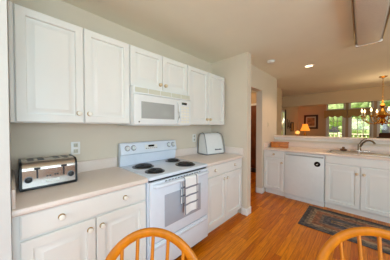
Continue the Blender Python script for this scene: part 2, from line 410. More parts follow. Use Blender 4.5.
# ---- outside
struct('ground', MB().box(-60, 60, -40, 70, -.6, -.5), M['grass'])
struct('deck', MB().box(-1.5, 6.0, 10.42, 12.6, -.5, -.08), M['deck'])
r = thing('deck_railing', 'pale railing with slim balusters seen through the french doors', 'railing', (2.0, 12.5, -.08))
obj('top_rail', MB().box(-1.4, 5.9, 12.44, 12.56, .93, .98), M['rail'], r)
obj('bottom_rail', MB().box(-1.4, 5.9, 12.47, 12.53, .0, .05), M['rail'], r)
for x in (-1.4, 1.0, 3.4, 5.8): obj('post', MB().box(x, x+.09, 12.455, 12.545, -.08, 1.04), M['rail'], r)
for i in range(44):
    x = -1.25+i*.16
    if min(abs(x-q-.045) for q in (-1.4, 1.0, 3.4, 5.8)) < .08: continue
    obj('baluster', MB().box(x-.02, x+.02, 12.48, 12.52, .05, .93), M['rail'], r)
def tree(x, y, h, rad, label, n):
    r = thing('tree', label, 'tree', (x, y, -.5), 'trees beyond the deck')
    obj('trunk', MB().tube([(x, y, -.5), (x+.05, y, h*.3), (x, y, h*.6)], [.2, .15, .08], 8), M['bark'], r)
    b = MB(); rnd = random.Random(n)
    for k in range(16):
        a = rnd.uniform(0, 2*PI); q = rnd.uniform(0, .75)*rad; c = Vector((x+q*math.cos(a), y+q*math.sin(a), h*rnd.uniform(.45, .9)))
        res = bmesh.ops.create_icosphere(b.bm, subdivisions=2, radius=rad*rnd.uniform(.35, .55), matrix=Matrix.Translation(c))
        for v in res['verts']: v.co += Vector((rnd.uniform(-1, 1), rnd.uniform(-1, 1), rnd.uniform(-1, 1)))*rad*.08
    obj('crown', b, M['leaf'], r, 60)
tree(-16, 30, 7.5, 3.6, 'broad green tree glimpsed through the narrow living-room side window', 1)
tree(.2, 31, 7, 3.2, 'green tree on the lawn seen through the left french door', 2)
def bush(x, y, w, h, label, n):
    b = MB(); rnd = random.Random(n)
    for k in range(14):
        c = Vector((x+rnd.uniform(-.5, .5)*w, y+rnd.uniform(-.6, .6), -.5+h*rnd.uniform(.25, .75)))
        res = bmesh.ops.create_icosphere(b.bm, subdivisions=2, radius=h*rnd.uniform(.25, .36), matrix=Matrix.Translation(c))
        for v in res['verts']: v.co += Vector((rnd.uniform(-1, 1), rnd.uniform(-1, 1), rnd.uniform(-1, 1)))*h*.05
    single('bush', b, M['leaf'], label, 'bush', 'bushes at the far side of the lawn')
bush(-5.0, 44, 3.6, 4.6, 'leafy green bush across the lawn, left in the left french door', 11)
bush(1.6, 44, 3.6, 4.2, 'leafy green bush across the lawn, right in the left french door', 12)
bush(8.4, 44, 3.6, 4.8, 'leafy green bush across the lawn behind the second french door', 13)
bush(15.2, 44, 3.6, 4.6, 'leafy green bush across the lawn behind the chandelier', 14)
bush(-24, 36, 5, 4.2, 'leafy green bush seen through the narrow side window', 15)
tree(5.6, 34, 8, 3.0, 'green tree on the lawn seen through the second french door', 3)
tree(9.5, 27, 7.5, 3.0, 'green tree on the lawn seen right of the chandelier', 4)

# ------------------------------------------------------------------ CABINETS
DOOR = [(0, 0), (0, .014), (.005, .019), (.052, .019), (.055, .002), (.068, .002), (.094, .0185), (.098, .0185)]
DRAW = [(0, 0), (0, .013), (.008, .019)]
KM = ['knobwhite']
def knob(parent, face, u, z, p):
    c = (p, u, z) if face == '+x' else (u, p, z)
    ax = 'x' if face == '+x' else '-y'
    b = MB().lathe([(.0115, 0), (.0115, .003), (.006, .006), (.006, .011), (.016, .015), (.0175, .021), (.014, .027), (.006, .030)], c, ax, 18)
    k = obj('knob', b, M[KM[0]], parent)
    obj('knob_backplate', MB().lathe([(.0185, 0), (.0185, .0018)], c, ax, 18), M['knobbrass'], k)
def cabdoor(root, face, u0, u1, z0, z1, p, ku, kz):
    d = obj('door', MB().panel(face, u0, u1, z0, z1, p, DOOR), M['cab'], root); knob(d, face, ku, kz, p+.019 if face == '+x' else p-.019)
def drawer(root, face, u0, u1, z0, z1, p, ks, name='drawer'):
    d = obj(name, MB().panel(face, u0, u1, z0, z1, p, DRAW), M['cab'], root)
    for k in ks: knob(d, face, k, (z0+z1)/2, p+.019 if face == '+x' else p-.019)
ZT = 2.13; ZB = 1.372
def upper(label, y0, y1, z0, zk, ym, body0=None):
    r = thing('wall_cabinet', label, 'cabinet', (.16, (y0+y1)/2, z0))
    b = MB().box(.0015, .305, body0 if body0 is not None else y0, y1, z0, ZT); obj('cabinet_body', b, M['cab'], r)
    if body0 is not None and body0 < 0: obj('filler_strip', MB().box(.3055, .321, body0, y0-.001, z0, ZT, .002), M['cab'], r)
    cabdoor(r, '+x', y0+.004, ym-.003, z0+.004, ZT-.004, .306, ym-.036, zk)
    cabdoor(r, '+x', ym+.003, y1-.004, z0+.004, ZT-.004, .306, ym+.036, zk)
    return r
upper('large white wall cabinet with two raised-panel doors above the toaster', .010, .777, ZB, ZB+.076, .397, -.0105)
M['knobgold'] = mat('pale_brass_knob', (228, 208, 172), .3, .4)
KM[0] = 'knobgold'
upper('short white two-door wall cabinet directly above the microwave', .779, 1.541, 1.738, 1.80, 1.157)
upper('tall white two-door wall cabinet right of the microwave', 1.543, 2.364, ZB, ZB+.076, 1.957, 1.543)

KM[0] = 'knobwhite'
def base_left(label, y0, y1, ym, ks, fill0=None):
    r = thing('base_cabinet', label, 'cabinet', (.3, (y0+y1)/2, 0))
    a = fill0 if fill0 is not None else y0
    obj('cabinet_body', MB().box(.0015, .60, a, y1, .1, .875), M['cab'], r)
    obj('toe_kick', MB().box(.0015, .545, a, y1, 0, .1), M['cab'], r)
    drawer(r, '+x', y0+.006, y1-.005, .735, .868, .601, ks)
    cabdoor(r, '+x', y0+.006, ym-.003, .112, .722, .601, ym-.038, .655)
    cabdoor(r, '+x', ym+.003, y1-.005, .112, .722, .601, ym+.038, .655)
base_left('white base cabinet with one wide drawer under the toaster counter', .012, .772, .386, (.197, .588), -.0105)
base_left('white base cabinet with drawer between the range and the doorway wall', 1.547, 2.40, 1.965, (1.73, 2.19))

CT = .914
def worktop_left(label, y0, y1, side0=None, stub=False):
    r = thing('countertop', label, 'countertop', (.3, (y0+y1)/2, .876))
    b = MB().prism([(0, .876), (.632, .876), (.638, .882), (.639, .900), (.634, .910), (.624, .914), (0, .914)], 'y', y0, y1)
    obj('worktop', b, M['counter'], r)
    s = MB().box(0, .02, y0, y1, CT, 1.016, .003)
    if side0 is not None: s.box(.02, .62, side0, side0+.016, CT, 1.016, .003)
    if stub: s.box(.02, .63, y1-.02, y1, CT, 1.016, .003)
    obj('backsplash', s, M['counter'], r)
worktop_left('beige laminate counter left of the range under the toaster', -.0105, .774, -.0105)
worktop_left('short beige laminate counter right of the range under the white canister', 1.546, 2.427, None, True)

# ---- peninsula
KM[0] = 'knobgold'
r = thing('base_cabinet', 'narrow white base cabinet with single door left of the dishwasher', 'cabinet', (.69, 3.85, 0))
obj('cabinet_body', MB().box(.4915, .884, 3.537, 4.1385, .1, .875), M['cab'], r); obj('toe_kick', MB().box(.5045, .884, 3.60, 4.1385, 0, .1), M['cab'], r)
drawer(r, '-y', .50, .872, .745, .865, 3.537, ((.69),)); cabdoor(r, '-y', .50, .872, .112, .728, 3.537, .835, .655)
r = thing('base_cabinet', 'wide white double-door base cabinet under the steel sink', 'cabinet', (1.92, 3.85, 0))
obj('cabinet_body', MB().box(1.497, 2.345, 3.537, 3.56, .1, .875).box(1.497, 1.515, 3.56, 4.1385, .1, .875).box(2.327, 2.345, 3.56, 4.1385, .1, .875).box(1.515, 2.327, 3.56, 4.1385, .1, .118), M['cab'], r)
obj('toe_kick', MB().box(1.497, 2.345, 3.60, 4.1385, 0, .1), M['cab'], r)
drawer(r, '-y', 1.505, 2.337, .758, .865, 3.537, (), 'false_front')
cabdoor(r, '-y', 1.505, 1.918, .112, .742, 3.537, 1.882, .64); cabdoor(r, '-y', 1.924, 2.337, .112, .742, 3.537, 1.960, .64)
r = thing('base_cabinet', 'white base cabinet at the right edge, beyond the sink cabinet', 'cabinet', (2.8, 3.85, 0))
obj('cabinet_body', MB().box(2.347, 3.28, 3.537, 4.1385, .1, .875), M['cab'], r); obj('toe_kick', MB().box(2.347, 3.28, 3.60, 4.1385, 0, .1), M['cab'], r)
drawer(r, '-y', 2.357, 3.27, .758, .865, 3.537, (2.81,))
cabdoor(r, '-y', 2.357, 2.81, .112, .742, 3.537, 2.774, .64); cabdoor(r, '-y', 2.816, 3.27, .112, .742, 3.537, 2.852, .64)

r = thing('dishwasher', 'white dishwasher with a round black magnet, under the peninsula counter', 'dishwasher', (1.19, 3.85, 0))
obj('body', MB().box(.888, 1.493, 3.545, 4.13, .1, .872), M['plastic'], r)
d = obj('door', MB().box(.890, 1.491, 3.512, 3.545, .098, .815, .006), M['plastic'], r)
obj('control_panel', MB().box(.890, 1.491, 3.512, 3.545, .842, .872, .004).box(.890, 1.491, 3.528, 3.545, .815, .842), M['plastic'], r)
obj('handle_recess', MB().box(.905, 1.476, 3.5270, 3.5285, .818, .840), M['mwglass'], r)
obj('toe_panel', MB().box(.890, 1.491, 3.565, 3.60, .0, .096, .003), M['plastic'], r)
r = thing('round_magnet', 'round black clean-dirty magnet with white emblem on the dishwasher door', 'magnet', (1.40, 3.512, .70))
obj('disc', MB().lathe([(.044, 0), (.044, .003), (.041, .0045)], (1.395, 3.512, .715), '-y', 28), M['mattblack'], r)
e = MB().prism([(1.376, .709), (1.387, .701), (1.392, .701), (1.410, .722), (1.403, .725), (1.390, .709), (1.381, .714)], 'y', 3.5075, 3.5062)
obj('emblem', e, M['knobwhite'], r)

SX0, SX1, SY0, SY1 = 1.50, 2.27, 3.60, 4.03
def ring_slab(b, x0, x1, y0, y1, hx0, hx1, hy0, hy1, z0, z1):
    for q in ((x0, hx0, y0, y1), (hx1, x1, y0, y1), (hx0, hx1, y0, hy0), (hx0, hx1, hy1, y1)): b.box(*q, z0, z1)
r = thing('countertop', 'long beige laminate peninsula counter holding the steel sink', 'countertop', (1.9, 3.83, .876))
b = MB(); ring_slab(b, .4915, 3.3, 3.524, 4.1385, SX0+.02, SX1-.02, SY0+.02, SY1-.02, .876, .914)
b.prism([(3.524, .876), (3.514, .879), (3.511, .89), (3.512, .904), (3.524, .914)], 'x', .49, 3.3)
obj('worktop', b, M['counter'], r)
obj('backsplash', MB().box(.49, 3.3, 4.12, 4.14, CT, 1.022, .003).box(.49, .508, 3.53, 4.12, CT, 1.016, .003), M['counter'], r)

r = thing('kitchen_sink', 'double-bowl stainless steel sink set in the peninsula counter', 'sink', (1.885, 3.815, .914))
mid = 1.90
def bowl(b, x0, x1, y0, y1, dep):
    z = CT+.010; n = 0
    L = [[(x0, y0), (x1, y0), (x1, y1), (x0, y1)]]
    q = lambda i, zz: [b.bm.verts.new((x0+i, y0+i, zz)), b.bm.verts.new((x1-i, y0+i, zz)), b.bm.verts.new((x1-i, y1-i, zz)), b.bm.verts.new((x0+i, y1-i, zz))]
    rs = [q(0, z), q(.008, z-.012), q(.02, z-dep+.03), q(.05, z-dep)]
    for A, B_ in zip(rs, rs[1:]):
        for k in range(4): b.bm.faces.new((A[k], A[(k+1) % 4], B_[(k+1) % 4], B_[k]))
    b.bm.faces.new(rs[-1])
rim = MB()
x0, x1, x2, x3 = SX0+.03, mid-.015, mid+.015, SX1-.03; y0, y1 = SY0+.03, SY1-.075
for q in ((SX0, x0, SY0, SY1), (x3, SX1, SY0, SY1), (x0, x3, SY0, y0), (x0, x3, y1, SY1), (x1, x2, y0, y1)): rim.box(*q, CT+.0015, CT+.013, .005)
obj('rim', rim, M['sinksteel'], r)
for a, c in ((x0, x1), (x2, x3)):
    b = MB(); bowl(b, a, c, y0, y1, .17); w = obj('bowl', b, M['bowlsteel'], r)
    obj('drain', MB().lathe([(.04, 0), (.04, .003), (.015, .003)], ((a+c)/2, (y0+y1)/2, CT-.1655), 'z'), M['drip'], w)
r = thing('faucet', 'brushed nickel single-lever faucet curving over the sink', 'faucet', (1.92, 3.99, CT+.006))
fz = CT+.0135
obj('base_plate', MB().box(1.79, 2.03, 3.962, 4.024, fz, fz+.024, .010, 3), M['chrome'], r)
obj('body', MB().lathe([(.028, .012), (.026, .03), (.022, .06), (.023, .10), (.02, .125), (.008, .135)], (1.90, 3.992, fz)), M['nickel'], r)
obj('spout', MB().tube([(1.905, 3.985, fz+.07), (1.94, 3.955, fz+.145), (1.975, 3.93, fz+.185), (2.01, 3.90, fz+.20), (2.045, 3.875, fz+.19), (2.07, 3.855, fz+.165), (2.075, 3.85, fz+.145)], [.015, .014, .0135, .013, .013, .0135, .0145], 12), M['nickel'], r)
obj('lever', MB().tube([(1.90, 3.992, fz+.125), (1.925, 3.985, fz+.175), (1.96, 3.985, fz+.215), (1.99, 3.985, fz+.225)], [.011, .008, .0075, .009], 10), M['nickel'], r)

b = MB().lathe([(.03, .0135), (.048, .017), (.050, .034), (.036, .044), (.015, .05), (.02, .062), (.016, .076), (.003, .08)], (1.70, 3.985, CT), 'z', 20)
single('dish_scrubber', b, M['scrub'], 'small brown knobbed scrubber on the sink rim left of the faucet', 'scrubber')
# slatted wooden box on the peninsula
r = thing('wooden_box', 'low amber wooden box at the left end of the peninsula counter', 'box', (.71, 3.86, CT))
RM = Matrix.Translation((.70, 3.84, CT+.0015)) @ Matrix.Rotation(math.radians(12), 4, 'Z')
def loc_part(name, mb, m, root): mb.xf(RM); return obj(name, mb, m, root)
loc_part('body', MB().box(-.155, .155, -.09, .09, .0, .088, .004), M['boxwood'], r)
loc_part('lid', MB().box(-.165, .165, -.10, .10, .088, .108, .005), M['boxwood'], r)
loc_part('end_panel', MB().box(-.163, -.155, -.085, .085, .006, .082, .002), M['darkwood'], r)
loc_part('knob', MB().lathe([(.006, 0), (.011, .008), (.009, .014), (.003, .016)], (0, -.09, .05), '-y'), M['darkwood'], r)

# ------------------------------------------------------------------ RANGE
RY0, RY1 = .780, 1.541
r = thing('electric_range', 'white freestanding coil-top range between the two left base cabinets', 'stove', (.34, 1.152, 0))
obj('body', MB().box(.03, .625, RY0, RY1, .075, .885, .004), M['enamel'], r)
obj('base', MB().box(.06, .58, RY0+.02, RY1-.02, 0, .075), M['black'], r)
ck = obj('cooktop', MB().box(.03, .655, RY0, RY1, .887, .919, .010, 3), M['enamel'], r)
bg_ = MB().prism([(.025, .905), (.075, .919), (.082, 1.03), (.108, 1.045), (.082, 1.158), (.06, 1.168), (.025, 1.16)], 'y', RY0+.002, RY1-.002, .004)
bgo = obj('backguard', bg_, M['enamel'], r)
tilt = math.atan2(.026, .113)
def onpanel(y, z, d=0):   # point on the tilted control face
    x = .108-(z-1.045)*math.tan(tilt); return Vector((x+d*math.cos(tilt), y, z+d*math.sin(tilt)))
for y in (.855, .925, 1.415, 1.485):
    a, c = onpanel(y, 1.108), onpanel(y, 1.108, .022)
    obj('knob_ring', MB().tube([a, onpanel(y, 1.108, .0015)], .030, 22), M['greywire'], bgo)
    k = obj('control_knob', MB().tube([a, a.lerp(c, .3), c], [.024, .021, .018], 20), M['plastic'], bgo)
    q = onpanel(y, 1.108, .022); obj('knob_grip', MB().box(q.x-.002, q.x+.006, q.y-.004, q.y+.004, q.z-.017, q.z+.017, .001), M['plastic'], k)
a = onpanel(1.15, 1.105)
b = MB().box(-.001, .004, -.085, .085, -.028, .028, .001).xf(Matrix.Translation(a) @ Matrix.Rotation(-tilt, 4, 'Y')); cp = obj('clock_panel', b, M['plastic'], bgo)
b = MB().box(.004, .0055, -.04, .04, .0, .022).xf(Matrix.Translation(a) @ Matrix.Rotation(-tilt, 4, 'Y')); obj('display', b, M['display'], cp)
b = MB()
for i in range(6): b.box(.004, .0065, -.075+i*.028, -.06+i*.028, -.02, -.012)
b.xf(Matrix.Translation(a) @ Matrix.Rotation(-tilt, 4, 'Y')); obj('buttons', b, M['greywire'], cp)
for (x, y, rad) in ((.245, .955, .100), (.505, .930, .080), (.225, 1.375, .080), (.490, 1.340, .100)):
    pz = .919
    p = obj('drip_pan', MB().lathe([(rad+.014, 0), (rad+.014, .003), (rad+.008, .005), (rad-.002, .003), (.02, .0015)], (x, y, pz), 'z', 32), M['drip'], ck)
    turns = 4.5 if rad > .09 else 3.5; n = int(turns*22)
    path = [(x+(.018+(rad-.024)*i/n)*math.cos(i/22*2*PI), y+(.018+(rad-.024)*i/n)*math.sin(i/22*2*PI), pz+.0105) for i in range(n+1)]
    obj('burner_coil', MB().tube(path, .0062, 6), M['coil'], p)
b = MB().box(.626, .6275, RY0+.006, RY1-.006, .862, .886); obj('vent_gap', b, M['black'], r)
od = obj('oven_door', MB().box(.628, .664, RY0+.004, RY1-.004, .345, .872, .008, 3), M['enamel'], r)
obj('oven_window', MB().box(.664, .6655, .925, 1.405, .445, .735, .0007), M['glassgrey'], od)
b = MB()
for i in range(13):
    y = .93+i*.037
    b.box(.664, .6655, y, y+.026, .856, .864)
obj('vent_slots', b, M['drip'], od)
hp = [(.664, RY0+.035, .835), (.69, RY0+.04, .838), (.703, RY0+.07, .84)]+[(.705, RY0+.07+(RY1-RY0-.14)*i/6, .84) for i in range(1, 6)]+[(.703, RY1-.07, .84), (.69, RY1-.04, .838), (.664, RY1-.035, .835)]
hd = obj('door_handle', MB().tube(hp, .011, 12, ry=.016), M['enamel'], od)
dr = obj('storage_drawer', MB().box(.626, .662, RY0+.004, RY1-.004, .085, .335, .008, 3), M['enamel'], r)
obj('drawer_lip', MB().prism([(.662, .318), (.672, .312), (.672, .300), (.662, .285)], 'y', RY0+.03, RY1-.03), M['enamel'], dr)

# dish towel over the oven handle
def towel():
    prof = [(.6885, .60), (.688, .72), (.6875, .82), (.689, .850), (.697, .860), (.707, .861), (.717, .855), (.7225, .842), (.724, .80), (.725, .72), (.726, .62), (.7255, .515)]
    b = MB(); rnd = random.Random(3)
    y0, y1 = 1.118, 1.304
    def fn(u, v):
        f = u*(len(prof)-1); i = min(int(f), len(prof)-2); t = f-i
        x = prof[i][0]*(1-t)+prof[i+1][0]*t; z = prof[i][1]*(1-t)+prof[i+1][1]*t
        y = y0+(y1-y0)*v-.022*max(0, 1-u/.45)
        front = max(0, (u-.66)/.34)
        x += .005*front*math.sin(v*9+1)*1.0; y += front*.010*math.sin(u*5)
        z -= front*.006*math.sin(v*7)
        return (x, y, z)
    b.grid(fn, 44, 16)
    bmesh.ops.recalc_face_normals(b.bm, faces=b.bm.faces)
    bmesh.ops.solidify(b.bm, geom=b.bm.faces[:], thickness=.0035)
    return b
tw = single('dish_towel', towel(), towel_mat(0, 0), 'white dish towel with grey check lines hanging on the oven handle', 'towel')

# ------------------------------------------------------------------ MICROWAVE
MZ0, MZ1, MX = 1.357, 1.737, .362
r = thing('microwave', 'white over-the-range microwave mounted below the short wall cabinet', 'microwave', (.19, 1.16, MZ0))
obj('body', MB().box(.01, MX, .782, 1.538, MZ0, MZ1, .004), M['plastic'], r)
vg = obj('vent_grille', MB().box(MX, MX+.014, .784, 1.536, 1.662, MZ1-.002, .004), M['plastic'], r)
b = MB()
for i in range(5): b.box(MX+.014, MX+.0155, .80+i*.146, .80+i*.146+.138, 1.676, 1.722)
lo = obj('louvres', b, M['grille'], vg)
md = obj('door', MB().box(MX, MX+.026, .784, 1.345, MZ0+.008, 1.658, .008, 3), M['plastic'], r)
obj('window', MB().box(MX+.026, MX+.0275, .858, 1.268, 1.425, 1.590, .0007), M['mwglass'], md)
hp = [(MX+.026, 1.318, 1.392), (MX+.048, 1.318, 1.40), (MX+.056, 1.318, 1.44), (MX+.058, 1.318, 1.51), (MX+.056, 1.318, 1.58), (MX+.048, 1.318, 1.62), (MX+.026, 1.318, 1.628)]
obj('door_handle', MB().tube(hp, .011, 12), M['plastic'], md)
cp = obj('control_panel', MB().box(MX, MX+.022, 1.348, 1.536, MZ0+.008, 1.658, .006, 3), M['plastic'], r)
obj('display', MB().box(MX+.022, MX+.0235, 1.385, 1.465, 1.604, 1.630), M['display'], cp)
for i in range(3):
    for j in range(6):
        obj('button', MB().box(MX+.022, MX+.0242, 1.375+i*.046, 1.41+i*.046, 1.39+j*.034, 1.412+j*.034, .001), M['ceiling'], cp)
obj('badge', MB().lathe([(.008, 0), (.008, .0015)], (MX+.026, .835, 1.392), 'x'), M['greywire'], md)

# ------------------------------------------------------------------ TOASTER
TX0, TX1, TY0, TY1, TZ = .055, .325, .024, .343, CT+.0015
r = thing('toaster', 'stainless four-slice toaster with black ends on the left counter', 'toaster', (.19, .18, TZ))
obj('base', MB().box(TX0+.01, TX1-.004, TY0+.002, TY1-.002, TZ, TZ+.022, .004), M['black'], r)
prof = [(TX0, TZ+.020), (TX0+.004, TZ+.15), (TX0+.02, TZ+.178), (TX0+.045, TZ+.188)]
prof += [(TX1-.05, TZ+.188), (TX1-.03, TZ+.183), (TX1-.014, TZ+.172), (TX1-.004, TZ+.158), (TX1, TZ+.140), (TX1, TZ+.132), (TX1, TZ+.028), (TX1, TZ+.020)]
bd = obj('body', MB().prism(prof, 'y', TY0+.014, TY1-.014), M['steel'], r)
cx = (TX0+TX1)/2
pe = [(cx+(x-cx)*1.025, TZ+(z-TZ)*1.015+(-.012 if z < TZ+.03 else 0)) for x, z in prof]
obj('end_cap', MB().prism(pe, 'y', TY0, TY0+.0138, .003), M['black'], r)
obj('end_cap', MB().prism(pe, 'y', TY1-.0138, TY1, .003), M['black'], r)
for y in (.085, .140, .232, .290):
    obj('slot', MB().box(TX0+.055, TX1-.075, y-.017, y+.017, TZ+.188, TZ+.1895), M['black'], bd)
for y in (.112, .258):
    obj('lever_track', MB().box(TX1, TX1+.0012, y-.0045, y+.0045, TZ+.075, TZ+.150), M['black'], bd)
    obj('lever', MB().box(TX1, TX1+.022, y-.017, y+.017, TZ+.138, TZ+.150, .004), M['black'], bd)
for y in (.068, .302):
    k = obj('dial', MB().lathe([(.019, 0), (.018, .010), (.012, .013), (.003, .014)], (TX1, y, TZ+.073), 'x'), M['black'], bd)
    obj('dial_ring', MB().lathe([(.0225, 0), (.0225, .003)], (TX1, y, TZ+.073), 'x'), M['greywire'], k)
for y in (.164, .180, .208, .222):
    obj('button', MB().lathe([(.006, 0), (.005, .005), (.002, .006)], (TX1, y, TZ+.083 if y < .2 else TZ+.088), 'x', 12), M['black'], bd)
obj('front_plate', MB().box(TX1, TX1+.003, .155, .232, TZ+.042, TZ+.060, .001), M['trim'], bd)

# ------------------------------------------------------------------ white canister with grey wire handles
r = thing('bread_canister', 'white rounded canister with grey metal side frames on the right counter', 'canister', (.16, 2.18, CT))
RM = Matrix.Translation((.185, 2.195, CT+.0015)) @ Matrix.Rotation(math.radians(-12), 4, 'Z')
b = MB(); rings = []
for z, hw, xf, xb in ((.012, .176, .108, -.108), (.020, .183, .115, -.113), (.10, .182, .100, -.112), (.20, .180, .080, -.108), (.265, .177, .058, -.100), (.300, .172, .040, -.090), (.320, .158, .022, -.078), (.327, .135, .004, -.060)):
    cx_, hx = (xf+xb)/2, (xf-xb)/2; rr = min(.03, hx*.6); ring = []
    for (sx, sy, a0) in ((1, 1, 0), (-1, 1, 90), (-1, -1, 180), (1, -1, 270)):
        for k in range(5):
            a = math.radians(a0+k*22.5); ring.append(b.bm.verts.new((cx_+sx*(hx-rr)+rr*math.cos(a), sy*(hw-rr)+rr*math.sin(a), z)))
    rings.append(ring)
for A_, B_ in zip(rings, rings[1:]):
    for k in range(20): b.bm.faces.new((A_[k], A_[(k+1) % 20], B_[(k+1) % 20], B_[k]))
b.bm.faces.new(rings[0][::-1]); b.bm.faces.new(rings[-1])
loc_part('body', b, M['plastic'], r)
loc_part('base', MB().box(-.105, .11, -.18, .18, 0, .014, .003), M['greywire'], r)
for q in (-1, 1):
    loc_part('wire_frame', MB().tube([(.124, q*.180, .0075), (.116, q*.182, .08), (.094, q*.184, .19), (.068, q*.181, .27), (.042, q*.174, .312), (-.03, q*.150, .336), (-.092, q*.168, .312), (-.116, q*.182, .25), (-.121, q*.184, .12), (-.121, q*.182, .0075)], .005, 8, up=(0, 1, 0)), M['greywire'], r)
b = MB()
for i, (w, h) in enumerate(((.012, .016), (.010, .012), (.010, .012), (.012, .012), (.010, .016), (.010, .012))): b.box(.106, .1105, -.01+i*.023, -.01+i*.023+w*1.5, .066, .066+h*1.1)
loc_part('lettering', b, M['letter'], r)

# ------------------------------------------------------------------ outlets, switch
def outlet(y, zc, label):
    r = thing('wall_outlet', label, 'outlet', (0, y, zc))
    pl = obj('cover_plate', MB().box(0, .006, y-.036, y+.036, zc-.059, zc+.059, .003), M['trim'], r)
    for dz in (.027, -.027):
        s = obj('socket', MB().box(.006, .0075, y-.017, y+.017, zc+dz-.017, zc+dz+.017, .0007), M['ivory'], pl)
        obj('slots', MB().box(.0075, .0079, y-.009, y-.006, zc+dz-.006, zc+dz+.008).box(.0075, .0079, y+.006, y+.009, zc+dz-.006, zc+dz+.008), M['greywire'], s)
outlet(.402, 1.145, 'double wall outlet above the counter beside the toaster')
outlet(1.99, 1.165, 'double wall outlet left of the white canister')
r = thing('light_switch', 'pale rocker switch plate on the wall past the hall doorway', 'switch', (.49, 3.74, 1.39))
obj('cover_plate', MB().box(.49, .496, 3.704, 3.776, 1.33, 1.45, .003), M['wall'], r); obj('rocker', MB().box(.496, .501, 3.724, 3.756, 1.357, 1.423, .002), M['ivory'], r)

# ------------------------------------------------------------------ rug
b = MB().box(RUG[0]-RUG[2], RUG[0]+RUG[2], RUG[1]-RUG[3], RUG[1]+RUG[3], 0, .010, .004)
rg = single('braided_rug', b, M['rug'], 'dark multicoloured braided runner rug on the floor before the sink', 'rug')

# ------------------------------------------------------------------ WINDSOR CHAIRS (local: seat faces -y, back at y=0, hoop top z .95)
def chair(label):
    r = thing('windsor_chair', label, 'chair', (0, 0, 0), 'hoop-back chairs in the foreground')
    W, R, top, lean = .213, .25, .957, .2
    st, sb = .45, .405
    zy = lambda z: (z-top)*lean
    # hoop outline, centre line is inset by the half width of the wood
    w = .018
    pts = []
    for i in range(41):
        a = PI*i/40; x = (W-w)*math.cos(a); z = top-w-(R-w)+(R-w)*math.sin(a); pts.append((x, zy(z), z))
    zs = top-R
    def leg_down(s):
        q = []
        for i in range(1, 9):
            t = i/8; z = zs+(st-.02-zs)*t; x = s*((W-w)-.035*t*t); q.append((x, zy(z), z))
        return q
    path = leg_down(1)[::-1]+pts+leg_down(-1)
    obj('hoop', MB().tube(path, w, 12, ry=.0115, up=(0, 1, 0.2)), M['chair'], r, 60)
    for i in range(-3, 4):
        xt = i*.0585; xb = i*.047
        zt_ = top-.03-(R-w)*(1-math.sqrt(max(0, 1-(xt/(W-w))**2)))
        n = 8; pa = []; ra = []
        for k in range(n+1):
            t = k/n; z = st-.015+(zt_-(st-.015))*t; pa.append((xb+(xt-xb)*t, zy(z), z)); ra.append(.0066+.0022*math.sin(PI*min(1, t*1.15)))
        obj('spindle', MB().tube(pa, ra, 8), M['chair'], r, 60)
    # saddle seat: rounded outline in front of the back
    yb = zy(st)
    out = [(-.19, .035), (-.10, .055), (0, .06), (.10, .055), (.19, .035), (.225, -.06), (.235, -.2), (.215, -.33), (.13, -.385), (0, -.395), (-.13, -.385), (-.215, -.33), (-.235, -.2), (-.225, -.06)]
    out = [(x, y+yb) for x, y in out]
    obj('seat', MB().prism(out, 'z', sb, st, .010), M['chair'], r)
    legs = []
    for sx in (1, -1):
        for (yt, yo) in ((.0, .055), (-.30, -.35)):
            a = Vector((sx*.14, yb+yt, sb+.005)); c = Vector((sx*.215, yb+yo, 0)); legs.append((a, c))
            prof = [(0, .014), (.08, .017), (.2, .020), (.24, .015), (.27, .021), (.45, .022), (.6, .019), (.64, .015), (.68, .019), (1, .013)]
            obj('leg', MB().tube([a.lerp(c, t) for t, _ in prof], [q for _, q in prof], 10), M['chair'], r, 60)
    mids = []
    for s in (0, 2):
        p, q = legs[s][0].lerp(legs[s][1], .58), legs[s+1][0].lerp(legs[s+1][1], .58); mids.append(p.lerp(q, .5))
        obj('stretcher', MB().tube([p, p.lerp(q, .5), q], [.008, .013, .008], 8), M['chair'], r, 60)
    obj('stretcher', MB().tube([mids[0], mids[0].lerp(mids[1], .5), mids[1]], [.008, .013, .008], 8), M['chair'], r, 60)
    return r
c1 = chair('honey oak hoop-back spindle chair before the range, left of the two chairs')
c2 = copy_tree(c1)
c1.location = (1.346, .371, 0); c1.rotation_euler.z = math.radians(41.5)
c2.location = (1.974, .965, 0); c2.rotation_euler.z = math.radians(16.5)
c2['label'] = 'honey oak hoop-back spindle chair before the braided rug, right of the two chairs'

# ------------------------------------------------------------------ CEILING FIXTURES
r = thing('fluorescent_fixture', 'unlit boxed fluorescent fixture with brass edge rails on the kitchen ceiling', 'ceiling light', (1.97, 2.44, H))
fx0, fx1, fy0, fy1, fz = 1.845, 2.10, 1.83, 3.05, 2.362
obj('housing', MB().box(fx0+.02, fx1-.02, fy0+.01, fy1-.01, fz+.055, H), M['trim'], r)
pr = [(fx0+.008, fz+.07), (fx0+.012, fz+.03), (fx0+.03, fz+.006), (fx0+.06, fz), (fx1-.06, fz), (fx1-.03, fz+.006), (fx1-.012, fz+.03), (fx1-.008, fz+.07)]
obj('diffuser', MB().prism(pr, 'y', fy0+.012, fy1-.012), M['acrylic'], r)
M['palebrass'] = mat('pale_satin_brass', (206, 184, 152), .3, 1)
for a in (fx0, fx1-.010): obj('side_rail', MB().box(a, a+.010, fy0, fy1, fz+.02, H-.012, .004), M['palebrass'], r)
for a in (fy0, fy1-.012): obj('end_cap', MB().box(fx0+.01, fx1-.01, a, a+.012, fz-.004, H-.005, .003), M['trim'], r)
obj('end_rail', MB().box(fx0+.01, fx1-.01, fy1, fy1+.006, fz-.006, fz+.006, .002), M['brass'], r)

